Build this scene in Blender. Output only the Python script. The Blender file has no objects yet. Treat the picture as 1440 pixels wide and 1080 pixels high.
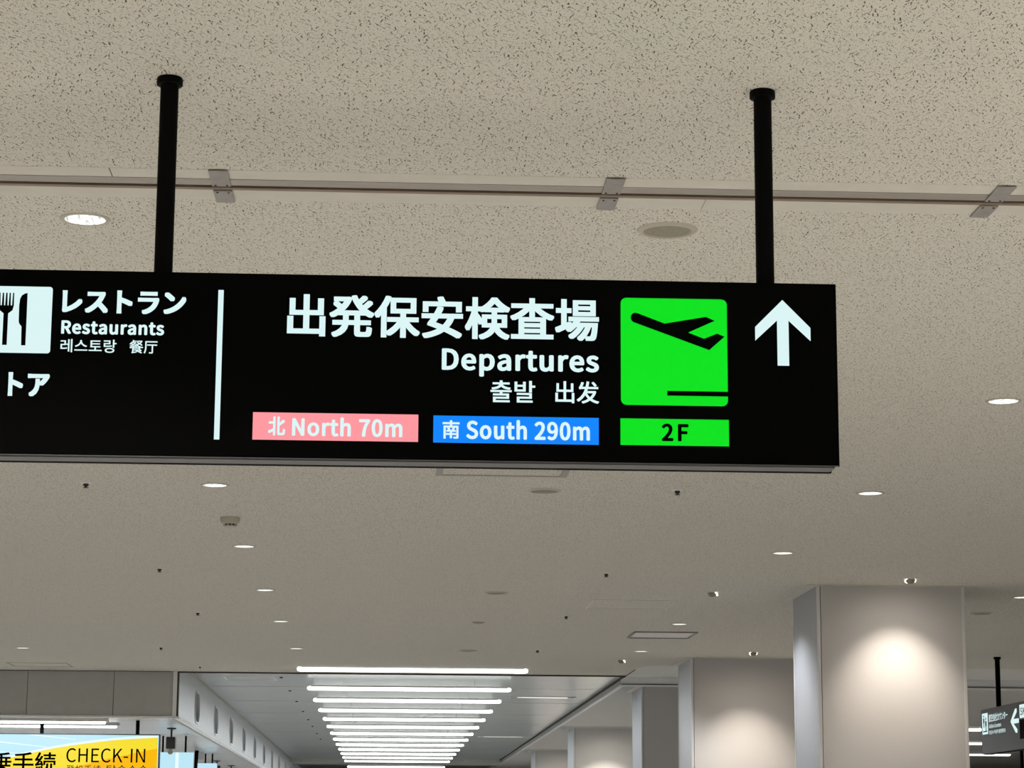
import bpy, bmesh, math
from mathutils import Vector, Matrix
PI = math.pi
SC = bpy.context.scene
COL = SC.collection
EYE = 1.5                       # camera height; heights written "E+..." are above the eye
CZ = EYE + 2.5                  # ceiling height (4.0 m)

# ------------------------------------------------------------------ camera
def make_camera():
    f, yaw, pitch, roll = 3277.57, -0.05278, 0.19297, 0.00572
    fw0 = Vector((-math.sin(yaw), math.cos(yaw), 0)); rt = Vector((math.cos(yaw), math.sin(yaw), 0)); up = Vector((0, 0, 1))
    w = fw0*math.cos(pitch) + up*math.sin(pitch); u = -fw0*math.sin(pitch) + up*math.cos(pitch)
    r = rt*math.cos(roll) + u*math.sin(roll); u2 = -rt*math.sin(roll) + u*math.cos(roll)
    cam = bpy.data.cameras.new('camera'); o = bpy.data.objects.new('camera', cam); COL.objects.link(o)
    m = Matrix(((r.x, u2.x, -w.x, 0), (r.y, u2.y, -w.y, 0), (r.z, u2.z, -w.z, EYE), (0, 0, 0, 1)))
    o.matrix_world = m
    cam.sensor_width = 36; cam.sensor_fit = 'HORIZONTAL'; cam.lens = f/1440*36
    cam.clip_start = .05; cam.clip_end = 400
    SC.camera = o
make_camera()

# ------------------------------------------------------------------ world, exposure, lamps
wd = bpy.data.worlds.new('world'); SC.world = wd; wd.use_nodes = True
wd.node_tree.nodes['Background'].inputs[0].default_value = (.55, .56, .58, 1)
wd.node_tree.nodes['Background'].inputs[1].default_value = .3
SC.view_settings.view_transform = 'Standard'; SC.view_settings.look = 'None'
SC.view_settings.exposure = 0.0; SC.view_settings.gamma = 1.0
SC.view_settings.use_curve_mapping = False

def spot(name, loc, target, watts, cone, blend, col, r=.03):
    l = bpy.data.lights.new(name, 'SPOT'); l.energy = watts; l.spot_size = math.radians(cone); l.spot_blend = blend
    l.color = col; l.shadow_soft_size = r
    o = bpy.data.objects.new(name, l); COL.objects.link(o); o.location = loc
    o.rotation_euler = (Vector(target) - Vector(loc)).to_track_quat('-Z', 'Y').to_euler()
    return o
NEUT = (1, .985, .945); WARM = (1, .88, .76); COOL = (.93, .97, 1); COOL2 = (.985, .985, 1)
def down(x, y, p=420, col=NEUT): spot('downlight_or_fill_lamp', (x, y, CZ-.03), (x, y, 0), p, 130, .6, col)
# ceiling downlights on their 3.65 m module, ahead of and behind the camera
for y in (-9, -5.2, -1.6, 2.05, 5.7, 9.38):
    for x in (-8.5, -4.9, -1.26, 3.5, 6.6, 10.2):
        down(x, y, 268)
for y in (13.05, 16.7, 20.35):
    for x in (-8.5, -4.9, -1.26, 3.5, 9.8): down(x, y, 138, COOL2)
for y in (24.0, 27.6, 31.4):
    for x in (-8.5, -4.9, -1.26, 3.5, 9.8): down(x, y, 124, COOL2)
for y in (38.7, 46, 53.3, 60.6, 67.9, 75.2):
    for x in (6.6, 9.8, 13.4): down(x, y, 170)  # added fill lamps without fixtures, brightening the far aisle and bay
# accent spots that wash the pillars
ACC = 125
def wash(x, y, z, tx, ty, tz, p, col=WARM):      # hot core plus soft spill of one lamp
    spot('pillar_spot_lamp', (x, y, z), (tx, ty, tz), p, 72, 1, col)
    spot('pillar_spot_lamp', (x, y, z), (tx, ty, tz+.1), p*.13, 125, 1, col)
wash(5.03, 22.15, CZ-.085, 5.04, 22.96, CZ-1.25, ACC*.95)
wash(4.94, 31.35, CZ-.085, 5.0, 32.43, CZ-2.15, ACC*1.5)
wash(3.36, 23.72, CZ-.07, 4.25, 23.70, CZ-2.6, ACC*.28)
wash(3.35, 33.1, CZ-.07, 4.23, 33.2, CZ-2.8, ACC*.45)
wash(4.9, 51.6, CZ-.07, 4.95, 52.8, CZ-2.3, ACC*3.2, (1, .93, .80))
wash(4.9, 65.3, CZ-.07, 4.95, 66.5, CZ-2.3, ACC*2.6)
for x in (6.6, 9.8, 13.4): down(x, 32.5, 100, COOL2)  # extra fill lamps without fixtures, added to brighten the right-hand recess
# the tubes' own light
def tube_lamp(x, y, z, ln, w, col=COOL):
    l = bpy.data.lights.new('tube_lamp', 'AREA'); l.shape = 'RECTANGLE'; l.size = ln; l.size_y = .05; l.energy = w; l.color = col
    o = bpy.data.objects.new('tube_lamp', l); COL.objects.link(o); o.location = (x, y, z)
for i in range(14): tube_lamp(.39, 34.93 if i == 0 else 39.6+3.41*(i-1), CZ-.062, 3.3, 75)
tube_lamp(-6.9, 36.95, EYE+1.79-.066, 5, 90); tube_lamp(-6.9, 38.3, EYE+1.79-.066, 5, 90)
for y in (41.5, 46, 53.3, 60.6, 67.9):
    for x in (-5.5, -9.5, -14): spot('counter_fill_lamp', (x, y, EYE+1.73), (x, y, 0), 260, 130, .6, COOL)  # unseen fill added below the soffit to brighten the counter area

# ------------------------------------------------------------------ materials
def mat(name, col, rough=.6, metal=0, emit=None, es=1.0, spec=.5):
    m = bpy.data.materials.new(name); m.use_nodes = True; b = m.node_tree.nodes['Principled BSDF']
    b.inputs['Base Color'].default_value = (*col, 1); b.inputs['Roughness'].default_value = rough
    b.inputs['Metallic'].default_value = metal; b.inputs['Specular IOR Level'].default_value = spec
    if emit:
        b.inputs['Emission Color'].default_value = (*emit, 1); b.inputs['Emission Strength'].default_value = es
    return m
def noisy(name, col, rough=.6, metal=0, amt=.06, scale=3.0, spec=.5, stretch=(1, 1, 1), bump=0):
    m = mat(name, col, rough, metal, spec=spec); nt = m.node_tree; N = nt.nodes; L = nt.links
    b = N['Principled BSDF']
    tc = N.new('ShaderNodeTexCoord'); mp = N.new('ShaderNodeMapping'); mp.inputs['Scale'].default_value = stretch
    nz = N.new('ShaderNodeTexNoise'); nz.inputs['Scale'].default_value = scale; nz.inputs['Detail'].default_value = 5
    rp = N.new('ShaderNodeValToRGB')
    rp.color_ramp.elements[0].position = .3; rp.color_ramp.elements[1].position = .7
    rp.color_ramp.elements[0].color = (*[c*(1-amt) for c in col], 1); rp.color_ramp.elements[1].color = (*[min(1, c*(1+amt)) for c in col], 1)
    L.new(tc.outputs['Object'], mp.inputs[0]); L.new(mp.outputs[0], nz.inputs['Vector']); L.new(nz.outputs['Fac'], rp.inputs[0])
    L.new(rp.outputs[0], b.inputs['Base Color'])
    if bump:
        bp = N.new('ShaderNodeBump'); bp.inputs['Strength'].default_value = bump; bp.inputs['Distance'].default_value = .01
        L.new(nz.outputs['Fac'], bp.inputs['Height']); L.new(bp.outputs[0], b.inputs['Normal'])
    return m

def fissured(name, base, dark):
    """mineral-wool ceiling board: short wandering fissures lying mostly along the hall, and pin holes"""
    m = mat(name, base, .95, spec=.15); nt = m.node_tree; N = nt.nodes; L = nt.links; b = N['Principled BSDF']
    def math_(op, a, c=None, d=None):
        n = N.new('ShaderNodeMath'); n.operation = op
        for i, v in enumerate((a, c, d)):
            if v is None: continue
            if isinstance(v, (int, float)): n.inputs[i].default_value = v
            else: L.new(v, n.inputs[i])
        return n.outputs[0]
    tc = N.new('ShaderNodeTexCoord').outputs['Object']
    wob = N.new('ShaderNodeTexNoise'); wob.inputs['Scale'].default_value = 55; wob.inputs['Detail'].default_value = 2
    L.new(tc, wob.inputs['Vector'])
    sub = N.new('ShaderNodeVectorMath'); sub.operation = 'SUBTRACT'; sub.inputs[1].default_value = (.5, .5, .5)
    L.new(wob.outputs['Color'], sub.inputs[0])
    scl = N.new('ShaderNodeVectorMath'); scl.operation = 'MULTIPLY'; scl.inputs[1].default_value = (.012, .02, 0)
    L.new(sub.outputs[0], scl.inputs[0])
    add = N.new('ShaderNodeVectorMath'); add.operation = 'ADD'; L.new(tc, add.inputs[0]); L.new(scl.outputs[0], add.inputs[1])
    def layer(cx, cy, ox, wid, ln, shear):
        mp = N.new('ShaderNodeMapping'); mp.inputs['Scale'].default_value = (1/cx, 1/cy, 0); mp.inputs['Location'].default_value = (ox, ox*.7, 0)
        L.new(add.outputs[0], mp.inputs[0])
        v = N.new('ShaderNodeTexVoronoi'); v.voronoi_dimensions = '2D'; v.inputs['Scale'].default_value = 1
        L.new(mp.outputs[0], v.inputs['Vector'])
        d = N.new('ShaderNodeVectorMath'); d.operation = 'SUBTRACT'; L.new(mp.outputs[0], d.inputs[0]); L.new(v.outputs['Position'], d.inputs[1])
        s = N.new('ShaderNodeSeparateXYZ'); L.new(d.outputs[0], s.inputs[0])
        c = N.new('ShaderNodeSeparateColor'); L.new(v.outputs['Color'], c.inputs[0])
        sh = math_('MULTIPLY', math_('SUBTRACT', c.outputs[0], .66), shear)
        u = math_('ABSOLUTE', math_('MULTIPLY_ADD', s.outputs['Y'], sh, s.outputs['X']))
        vy = math_('ABSOLUTE', s.outputs['Y'])
        a = math_('LESS_THAN', u, math_('MULTIPLY_ADD', c.outputs[1], wid, wid*.35))
        e = math_('LESS_THAN', vy, math_('MULTIPLY', math_('POWER', c.outputs[2], 1.5), ln))
        return math_('MULTIPLY', a, e)
    m1 = layer(.0155, .033, 0, .115, .48, 3.8)
    m2 = layer(.0085, .016, 7.3, .13, .40, 2.6)
    mx = math_('MAXIMUM', m1, math_('MULTIPLY', m2, .72))
    nz = N.new('ShaderNodeTexNoise'); nz.inputs['Scale'].default_value = 130; nz.inputs['Detail'].default_value = 3
    L.new(tc, nz.inputs['Vector'])
    var = math_('MULTIPLY_ADD', nz.outputs['Fac'], .36, .82)
    base_n = N.new('ShaderNodeMix'); base_n.data_type = 'RGBA'
    base_n.inputs[6].default_value = (*base, 1); base_n.inputs[7].default_value = (*dark, 1); L.new(mx, base_n.inputs[0])
    vm = N.new('ShaderNodeVectorMath'); vm.operation = 'SCALE'; L.new(base_n.outputs[2], vm.inputs[0]); L.new(var, vm.inputs[3])
    L.new(vm.outputs[0], b.inputs['Base Color'])
    return m

def lens_mat():
    m = bpy.data.materials.new('downlight_reflector'); m.use_nodes = True; nt = m.node_tree; N = nt.nodes; L = nt.links
    b = N['Principled BSDF']; b.inputs['Base Color'].default_value = (.05, .05, .05, 1); b.inputs['Roughness'].default_value = .6
    tc = N.new('ShaderNodeTexCoord'); mp = N.new('ShaderNodeMapping'); mp.inputs['Scale'].default_value = (75, 8, 1)
    nz = N.new('ShaderNodeTexNoise'); nz.inputs['Scale'].default_value = 1; nz.inputs['Detail'].default_value = 3
    rp = N.new('ShaderNodeValToRGB'); e = rp.color_ramp.elements
    e[0].position = .36; e[0].color = (.32, .36, .44, 1); e[1].position = .6; e[1].color = (1, 1, 1, 1)
    k = rp.color_ramp.elements.new(.46); k.color = (.75, .78, .70, 1)
    L.new(tc.outputs['Object'], mp.inputs[0]); L.new(mp.outputs[0], nz.inputs['Vector']); L.new(nz.outputs['Fac'], rp.inputs[0])
    L.new(rp.outputs[0], b.inputs['Emission Color']); b.inputs['Emission Strength'].default_value = 1.25
    return m

M = dict(
    tile=fissured('mineral_wool_board', (.64, .62, .555), (.11, .095, .075)),
    band=noisy('plain_ceiling_band', (.60, .58, .52), .8, amt=.04, scale=9),
    alu=noisy('brushed_aluminium', (.36, .33, .29), .42, .5, amt=.08, scale=4, stretch=(1, 30, 30)),
    slot=mat('slot_dark', (.05, .035, .025), .8),
    brown=mat('slot_lip_bronze', (.23, .17, .12), .45, .4),
    clip=noisy('cover_plate_grey', (.30, .285, .27), .5, .3, amt=.08, scale=30),
    screw=mat('screw_dark', (.06, .055, .05), .5, .5),
    black=mat('sign_black', (.0012, .0012, .0012), .6, spec=.03),
    pole=mat('pole_black_paint', (.0015, .0015, .0015), .6, spec=.06),
    under=noisy('sign_underside_grey', (.075, .075, .08), .5, .0, amt=.1, scale=5),
    edge=mat('sign_edge_trim', (.10, .10, .105), .4, .0),
    wht=mat('lit_white', (.02, .02, .02), .6, emit=(.70, .90, .90), es=1.0, spec=.1),
    pink=mat('lit_pink', (.01, .01, .01), .6, spec=.1, emit=(1.0, .315, .35), es=1.0),
    blue=mat('lit_blue', (.01, .01, .01), .6, spec=.1, emit=(.0, .235, 1.0), es=1.0),
    green=mat('lit_green', (.005, .01, .005), .6, spec=.1, emit=(.0, .76, .012), es=1.0),
    ink=mat('print_black', (.001, .001, .001), .6, spec=.03),
    white=mat('white_enamel', (.72, .71, .68), .45),
    ring=mat('cream_enamel', (.45, .42, .35), .5),
    grille=noisy('speaker_grille', (.27, .255, .205), .8, .0, amt=.3, scale=300),
    lens=lens_mat(),
    lamp=mat('lamp_glow', (.8, .8, .8), .5, emit=(1, .99, .93), es=3.0),
    crescent=mat('reflector_glow', (.8, .8, .8), .4, emit=(1, .96, .88), es=1.6),
    tube=mat('tube_light_glow', (.9, .9, .9), .5, emit=(.95, 1.0, .97), es=3.0),
    tube2=mat('counter_tube_glow', (.9, .9, .9), .5, emit=(.97, 1.0, 1.0), es=4.0),
    dark=mat('dark_plastic', (.016, .015, .014), .5),
    grey=noisy('bulkhead_grey', (.49, .49, .47), .75, amt=.035, scale=6),
    rec=noisy('recess_metal_panel', (.44, .47, .48), .24, .0, amt=.03, scale=2),
    aisle=noisy('plain_ceiling_grey', (.44, .44, .42), .8, amt=.04, scale=5),
    fasc=noisy('fascia_metal', (.50, .52, .54), .4, .3, amt=.04, scale=5),
    hole=mat('slot_inside', (.42, .43, .43), .6),
    soff=noisy('soffit_gloss_metal', (.66, .69, .72), .26, .1, amt=.05, scale=2, stretch=(.2, 1, 1)),
    pil=noisy('pillar_panel', (.53, .52, .51), .75, amt=.03, scale=160, spec=.25),
    pside=noisy('pillar_side_metal', (.40, .42, .46), .42, .25, amt=.08, scale=10, stretch=(1, 14, .4)),
    pale=noisy('brightened_recess_panel', (.62, .62, .60), .8, amt=.03, scale=5),  # recess panel in a lighter colour, standing in for missing light
    bright=mat('bright_white_trim', (.86, .87, .88), .5),
    trim=mat('pillar_trim_aluminium', (.66, .66, .66), .4, .2),
    floor=noisy('terrazzo_floor', (.60, .57, .53), .45, amt=.12, scale=40),
    wall=noisy('hall_wall', (.55, .54, .51), .8, amt=.03, scale=4),
    cyan=mat('lit_sky_blue', (.02, .02, .02), .6, spec=.1, emit=(.50, .80, .92), es=1.0),
    cyan2=mat('lit_sky_white', (.02, .02, .02), .6, spec=.1, emit=(.80, .97, 1.0), es=1.0),
    yel=mat('lit_yellow', (.02, .02, .01), .6, spec=.1, emit=(.93, .73, .03), es=1.0),
    org=mat('lit_orange', (.02, .02, .01), .6, spec=.1, emit=(.98, .49, .0), es=1.0),
    grey2=noisy('charcoal_sign', (.085, .085, .09), .35, .2, amt=.06, scale=3),
)

# ------------------------------------------------------------------ helpers
def link_mesh(name, me, m, parent=None, loc=None):
    me.name = name; o = bpy.data.objects.new(name, me); COL.objects.link(o)
    if m is not None:
        me.materials.clear(); me.materials.append(m)
    if parent is not None: o.parent = parent
    if loc is not None: o.location = loc
    return o
def bobj(name, bm, m, parent=None, loc=None, smooth=False):
    bmesh.ops.recalc_face_normals(bm, faces=bm.faces)
    me = bpy.data.meshes.new(name); bm.to_mesh(me); bm.free()
    if smooth:
        for p in me.polygons: p.use_smooth = True
        try: me.set_sharp_from_angle(angle=math.radians(40))
        except Exception: pass
    return link_mesh(name, me, m, parent, loc)
def add_box(bm, x0, x1, y0, y1, z0, z1, bev=0):
    r = bmesh.ops.create_cube(bm, size=1); vs = r['verts']
    for v in vs:
        v.co = Vector((x0+(v.co.x+.5)*(x1-x0), y0+(v.co.y+.5)*(y1-y0), z0+(v.co.z+.5)*(z1-z0)))
    if bev:
        es = list({e for v in vs for e in v.link_edges})
        bmesh.ops.bevel(bm, geom=es, offset=bev, segments=2, profile=.6, affect='EDGES')
def box(name, x0, x1, y0, y1, z0, z1, m, parent=None, bev=0):
    bm = bmesh.new(); add_box(bm, x0, x1, y0, y1, z0, z1, bev); return bobj(name, bm, m, parent)
def lathe(bm, prof, seg=32, c=(0, 0, 0), axis='Z'):
    rings = []
    for r, z in prof:
        ring = []
        for i in range(seg):
            a = 2*PI*i/seg
            p = (r*math.cos(a), r*math.sin(a), z)
            if axis == 'X': p = (z, r*math.cos(a), r*math.sin(a))
            ring.append(bm.verts.new((c[0]+p[0], c[1]+p[1], c[2]+p[2])))
        rings.append(ring)
    for a, b in zip(rings, rings[1:]):
        for i in range(seg): bm.faces.new((a[i], a[(i+1) % seg], b[(i+1) % seg], b[i]))
    return rings
def lathe_obj(name, prof, m, parent=None, seg=32, c=(0, 0, 0), cap0=True, cap1=True, axis='Z'):
    bm = bmesh.new(); rg = lathe(bm, prof, seg, c, axis)
    if cap0 and prof[0][0] > 1e-6: bm.faces.new(rg[0])
    if cap1 and prof[-1][0] > 1e-6: bm.faces.new(list(reversed(rg[-1])))
    bmesh.ops.remove_doubles(bm, verts=bm.verts, dist=1e-6)
    return bobj(name, bm, m, parent, smooth=True)
def flat(name, loops, depth, m, parent=None, xf=None):
    """plate with holes: first loop is the outline, the rest are holes; lies in local XY, thickness 2*depth"""
    cu = bpy.data.curves.new(name, 'CURVE'); cu.dimensions = '2D'; cu.fill_mode = 'BOTH'; cu.extrude = depth
    for lp in loops:
        s = cu.splines.new('POLY'); s.points.add(len(lp)-1); s.use_cyclic_u = True
        for p, q in zip(s.points, lp): p.co = (q[0], q[1], 0, 1)
    t = bpy.data.objects.new('tmp', cu); me = bpy.data.meshes.new_from_object(t)
    bpy.data.objects.remove(t); bpy.data.curves.remove(cu)
    if xf is not None: me.transform(xf)
    return link_mesh(name, me, m, parent)
def thing(name, label, cat, loc=(0, 0, 0), group=None):
    o = bpy.data.objects.new(name, None); COL.objects.link(o); o.location = loc; o.empty_display_size = .1
    return tag(o, label, cat, group)
def tag(o, label, cat, group=None):
    o['label'] = label; o['category'] = cat
    if group: o['group'] = group
    return o
def struct(o): o['kind'] = 'structure'; return o
def copy_tree(o, parent=None):
    c = o.copy(); COL.objects.link(c); c.parent = parent
    for ch in [x for x in bpy.data.objects if x.parent == o]: copy_tree(ch, c)
    return c
def rrect(x0, x1, y0, y1, r, n=8):
    pts = []
    for cx, cy, a0 in ((x1-r, y1-r, 0), (x0+r, y1-r, 90), (x0+r, y0+r, 180), (x1-r, y0+r, 270)):
        for i in range(n+1):
            a = math.radians(a0+90*i/n); pts.append((cx+r*math.cos(a), cy+r*math.sin(a)))
    return pts
# frames for flat print: local (u, v) -> world.  front: u = +X, v = +Z, facing -Y
def face_front(y): return Matrix(((1, 0, 0, 0), (0, 0, -1, y), (0, 1, 0, EYE), (0, 0, 0, 1)))
# facing -X, reading direction u = -Y
def face_left(x): return Matrix(((0, 0, -1, x), (-1, 0, 0, 0), (0, 1, 0, EYE), (0, 0, 0, 1)))
# outlines of the Latin letters on the signs: advance width, then closed loops of x,y in 1/1000 em
GL = {"-":[346,[46,244,301,244,301,314,46,314]],"0":[553,[277,-13,371,11,442,82,488,200,504,367,488,533,442,650,371,720,277,743,183,720,111,650,66,533,50,367,66,200,111,82,183,11],[277,61,220,79,176,134,148,229,137,367,148,505,176,599,220,654,277,671,334,654,378,599,406,505,416,367,406,229,378,134,334,79]],"1":[553,[88,0,488,0,488,76,342,76,342,730,272,730,241,714,206,700,166,688,121,678,121,620,251,620,251,76,88,76]],"2":[553,[44,0,503,0,503,79,301,79,272,78,241,76,211,74,181,72,298,191,389,306,447,418,468,529,453,617,410,684,343,728,255,743,191,735,135,714,85,680,40,636,93,585,125,618,161,645,201,663,244,669,303,658,345,628,370,583,378,525,358,426,297,317,193,194,44,54]],"7":[553,[197,0,292,0,306,195,339,363,402,517,506,675,506,730,49,730,49,652,403,652,312,505,251,355,215,191]],"9":[553,[234,-13,333,9,418,81,477,208,499,396,480,548,429,657,351,721,253,743,172,726,106,678,61,603,44,506,58,407,99,335,162,292,245,277,291,283,335,301,377,329,413,365,395,223,355,129,298,78,231,63,196,67,163,78,134,95,108,119,58,62,91,32,131,8,179,-7],[412,442,375,398,336,367,297,350,260,345,203,356,162,389,138,440,129,506,139,574,165,627,205,660,254,672,316,657,364,614,396,542]],"A":[606,[4,0,97,0,167,223,434,223,504,0,602,0,354,730,251,730],[190,296,226,408,245,470,264,531,281,592,299,655,303,655,321,593,338,531,357,470,376,408,411,296]],"C":[635,[375,-13,442,-6,501,14,553,47,600,92,549,150,512,116,473,90,429,73,379,68,285,89,214,149,168,243,152,367,169,490,216,583,289,642,382,662,427,657,466,643,501,622,532,594,582,653,545,687,499,716,444,736,381,743,253,717,150,642,82,523,58,365,82,206,148,87,249,13]],"D":[685,[101,0,287,0,433,25,539,97,604,213,626,367,604,522,539,636,431,706,283,730,101,730],[192,76,192,655,275,655,388,636,468,581,516,491,532,367,516,244,468,152,388,95,275,76]],"E":[587,[101,0,532,0,532,79,192,79,192,345,469,345,469,423,192,423,192,652,521,652,521,730,101,730]],"F":[550,[101,0,192,0,192,328,471,328,471,405,192,405,192,652,521,652,521,730,101,730]],"H":[725,[101,0,192,0,192,345,533,345,533,0,625,0,625,730,533,730,533,424,192,424,192,730,101,730]],"I":[292,[101,0,192,0,192,730,101,730]],"K":[643,[101,0,192,0,192,231,318,380,537,0,639,0,375,453,605,730,500,730,194,364,192,364,192,730,101,730]],"N":[720,[101,0,187,0,187,383,186,441,183,499,180,556,176,611,180,611,259,461,525,0,619,0,619,730,532,730,532,351,533,293,536,234,540,176,545,120,540,120,461,270,194,730,101,730]],"R":[632,[192,383,192,655,315,655,391,649,446,626,480,586,492,526,480,463,446,419,391,392,315,383],[501,0,605,0,419,320,487,346,538,389,572,449,584,526,565,622,512,685,431,719,329,730,101,730,101,0,192,0,192,310,324,310]],"S":[594,[303,-13,406,3,484,47,533,113,551,194,539,265,507,319,460,359,400,389,297,434,254,453,215,478,186,511,175,557,185,601,213,634,256,655,312,662,360,658,403,644,443,623,478,595,526,653,483,690,432,718,375,736,312,743,220,729,147,689,99,627,82,550,95,480,130,427,178,389,230,363,335,317,383,294,422,268,448,234,457,186,447,138,417,100,368,76,304,68,248,74,194,92,145,121,103,158,48,95,100,50,160,16,228,-5]],"Y":[529,[218,0,310,0,310,283,530,730,434,730,341,524,323,484,305,444,286,404,267,364,263,364,244,404,226,444,209,484,191,524,97,730,-1,730,218,283]],"a":[561,[216,-13,265,-7,311,10,355,35,395,65,398,65,406,0,481,0,481,333,470,424,437,494,379,539,294,555,231,548,173,531,123,509,82,484,117,421,151,442,190,461,233,474,279,479,334,468,368,437,385,393,390,343,242,317,138,276,78,218,59,140,71,75,103,27,153,-3],[242,61,204,65,174,80,154,107,146,146,159,194,200,232,275,262,390,282,390,131,352,101,316,79,280,65]],"e":[552,[311,-13,363,-9,409,3,451,20,488,42,456,103,425,85,393,71,358,63,321,60,250,73,195,111,158,171,141,249,506,249,507,260,509,273,510,286,510,301,496,406,454,486,386,537,294,555,204,535,126,478,72,389,52,270,72,150,127,62,209,6],[140,314,159,385,193,438,241,471,296,482,353,471,395,439,421,386,430,314]],"h":[605,[92,0,183,0,183,392,221,428,256,454,292,470,331,475,377,467,409,441,427,396,433,331,433,0,524,0,524,343,514,434,484,500,432,541,359,555,306,548,260,528,218,499,179,464,183,576,183,793,92,793]],"i":[274,[92,0,183,0,183,541,92,541],[137,652,162,657,181,669,194,688,198,713,194,737,181,756,162,768,137,772,113,768,94,756,82,737,78,713,82,688,94,669,113,657]],"l":[283,[187,-13,204,-12,218,-10,230,-8,240,-5,227,65,221,64,216,63,212,63,208,63,198,65,190,72,185,84,183,102,183,793,92,793,92,108,97,56,114,19,144,-5]],"m":[922,[92,0,183,0,183,392,219,429,254,455,287,470,319,475,363,467,395,441,413,396,419,331,419,0,510,0,510,392,547,429,581,455,615,470,646,475,691,467,722,441,741,396,747,331,747,0,838,0,838,343,828,434,797,500,746,541,674,555,626,547,581,526,538,493,495,451,474,494,443,527,401,548,346,555,299,548,255,528,215,498,177,462,175,462,166,541,92,541]],"n":[608,[92,0,183,0,183,392,221,428,256,454,292,470,331,475,377,467,409,441,427,396,433,331,433,0,524,0,524,343,514,434,484,500,432,541,359,555,306,548,259,528,217,498,177,462,175,462,166,541,92,541]],"o":[604,[302,-13,397,6,476,61,531,150,552,270,531,390,476,480,397,536,302,555,207,536,127,480,72,390,52,270,72,150,127,61,207,6],[302,63,238,78,188,120,157,185,145,270,157,355,188,421,238,463,302,478,366,463,416,421,448,355,459,270,448,185,416,120,366,78]],"p":[617,[92,-228,183,-228,183,-45,180,50,217,23,255,3,293,-9,330,-13,418,7,493,63,545,155,565,279,551,393,509,480,442,535,350,555,303,548,258,532,216,507,177,478,175,478,166,541,92,541],[315,64,286,67,253,76,219,93,183,120,183,404,221,436,258,459,293,473,327,478,393,464,437,423,462,360,470,278,458,188,426,121,377,78]],"r":[386,[92,0,183,0,183,348,213,406,248,445,284,466,319,473,334,472,347,471,359,468,371,464,388,543,376,548,362,552,347,554,331,555,287,547,246,524,209,489,177,442,175,442,166,541,92,541]],"s":[466,[233,-13,317,0,379,34,417,85,429,147,415,212,377,257,324,288,265,312,221,329,184,348,158,373,148,405,154,436,173,461,204,478,249,484,283,480,314,470,344,455,371,436,415,493,381,517,341,537,297,550,248,555,169,543,110,510,74,461,62,401,76,342,112,299,163,268,219,245,264,227,303,206,332,178,343,142,336,109,316,83,283,64,236,58,190,62,150,76,112,96,76,122,32,62,74,32,123,8,176,-7]],"t":[375,[261,-13,287,-11,312,-7,338,0,362,7,344,76,329,70,313,65,297,62,282,61,242,68,216,88,202,120,198,164,198,467,346,467,346,541,198,541,198,693,122,693,113,541,27,536,27,467,108,467,108,167,115,93,141,36,189,0]],"u":[605,[250,-13,302,-6,348,14,389,45,428,85,431,85,438,0,514,0,514,541,423,541,423,157,386,116,352,88,316,71,277,66,231,74,199,100,181,144,175,209,175,541,84,541,84,198,94,107,124,41,176,1]]}
def text(name, body, bx, m, parent, xf, bold=0.0, track=0.0):
    """one line of flat lettering fitted to the box (u0,u1,v0,v1); bold thickens the strokes (in em)"""
    latin = all(c in GL or c == ' ' for c in body)
    if latin:
        cu = bpy.data.curves.new(name, 'CURVE'); cu.dimensions = '2D'; cu.fill_mode = 'BOTH'; pen = 0
        for c in body:
            if c == ' ': pen += .23+bold; continue
            for lp in GL[c][1:]:
                sp = cu.splines.new('POLY'); sp.points.add(len(lp)//2-1); sp.use_cyclic_u = True
                for i, p in enumerate(sp.points): p.co = (pen+lp[2*i]/1000, lp[2*i+1]/1000, 0, 1)
            pen += GL[c][0]/1000+bold*1.4+track
    else:
        cu = bpy.data.curves.new(name, 'FONT'); cu.body = body; cu.size = 1; cu.resolution_u = 4
    t = bpy.data.objects.new('tmp', cu); me = bpy.data.meshes.new_from_object(t)
    bpy.data.objects.remove(t); bpy.data.curves.remove(cu)
    vs = [v.co.copy() for v in me.vertices]; fs = [tuple(p.vertices) for p in me.polygons]
    bpy.data.meshes.remove(me)
    if not vs: return None
    x0 = min(v.x for v in vs)-bold; x1 = max(v.x for v in vs)+bold; y0 = min(v.y for v in vs)-bold; y1 = max(v.y for v in vs)+bold
    sx = (bx[1]-bx[0])/(x1-x0); sy = (bx[3]-bx[2])/(y1-y0)
    offs = [(0, 0)] if not bold else [(i*bold*1.1, j*bold*.85) for i in (-1, 0, 1) for j in (-1, 0, 1)]
    if bold and latin: offs = [(0, 0)] + [(bold*math.cos(a*PI/6), bold*.85*math.sin(a*PI/6)) for a in range(12)]
    V = []; F = []
    for k, (dx, dy) in enumerate(offs):
        n = len(V)
        V += [(bx[0]+(v.x+dx-x0)*sx, bx[2]+(v.y+dy-y0)*sy, 0) for v in vs]
        F += [tuple(i+n for i in f) for f in fs]
    nm = bpy.data.meshes.new(name); nm.from_pydata(V, [], F); nm.transform(xf)
    return link_mesh(name, nm, m, parent)

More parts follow.
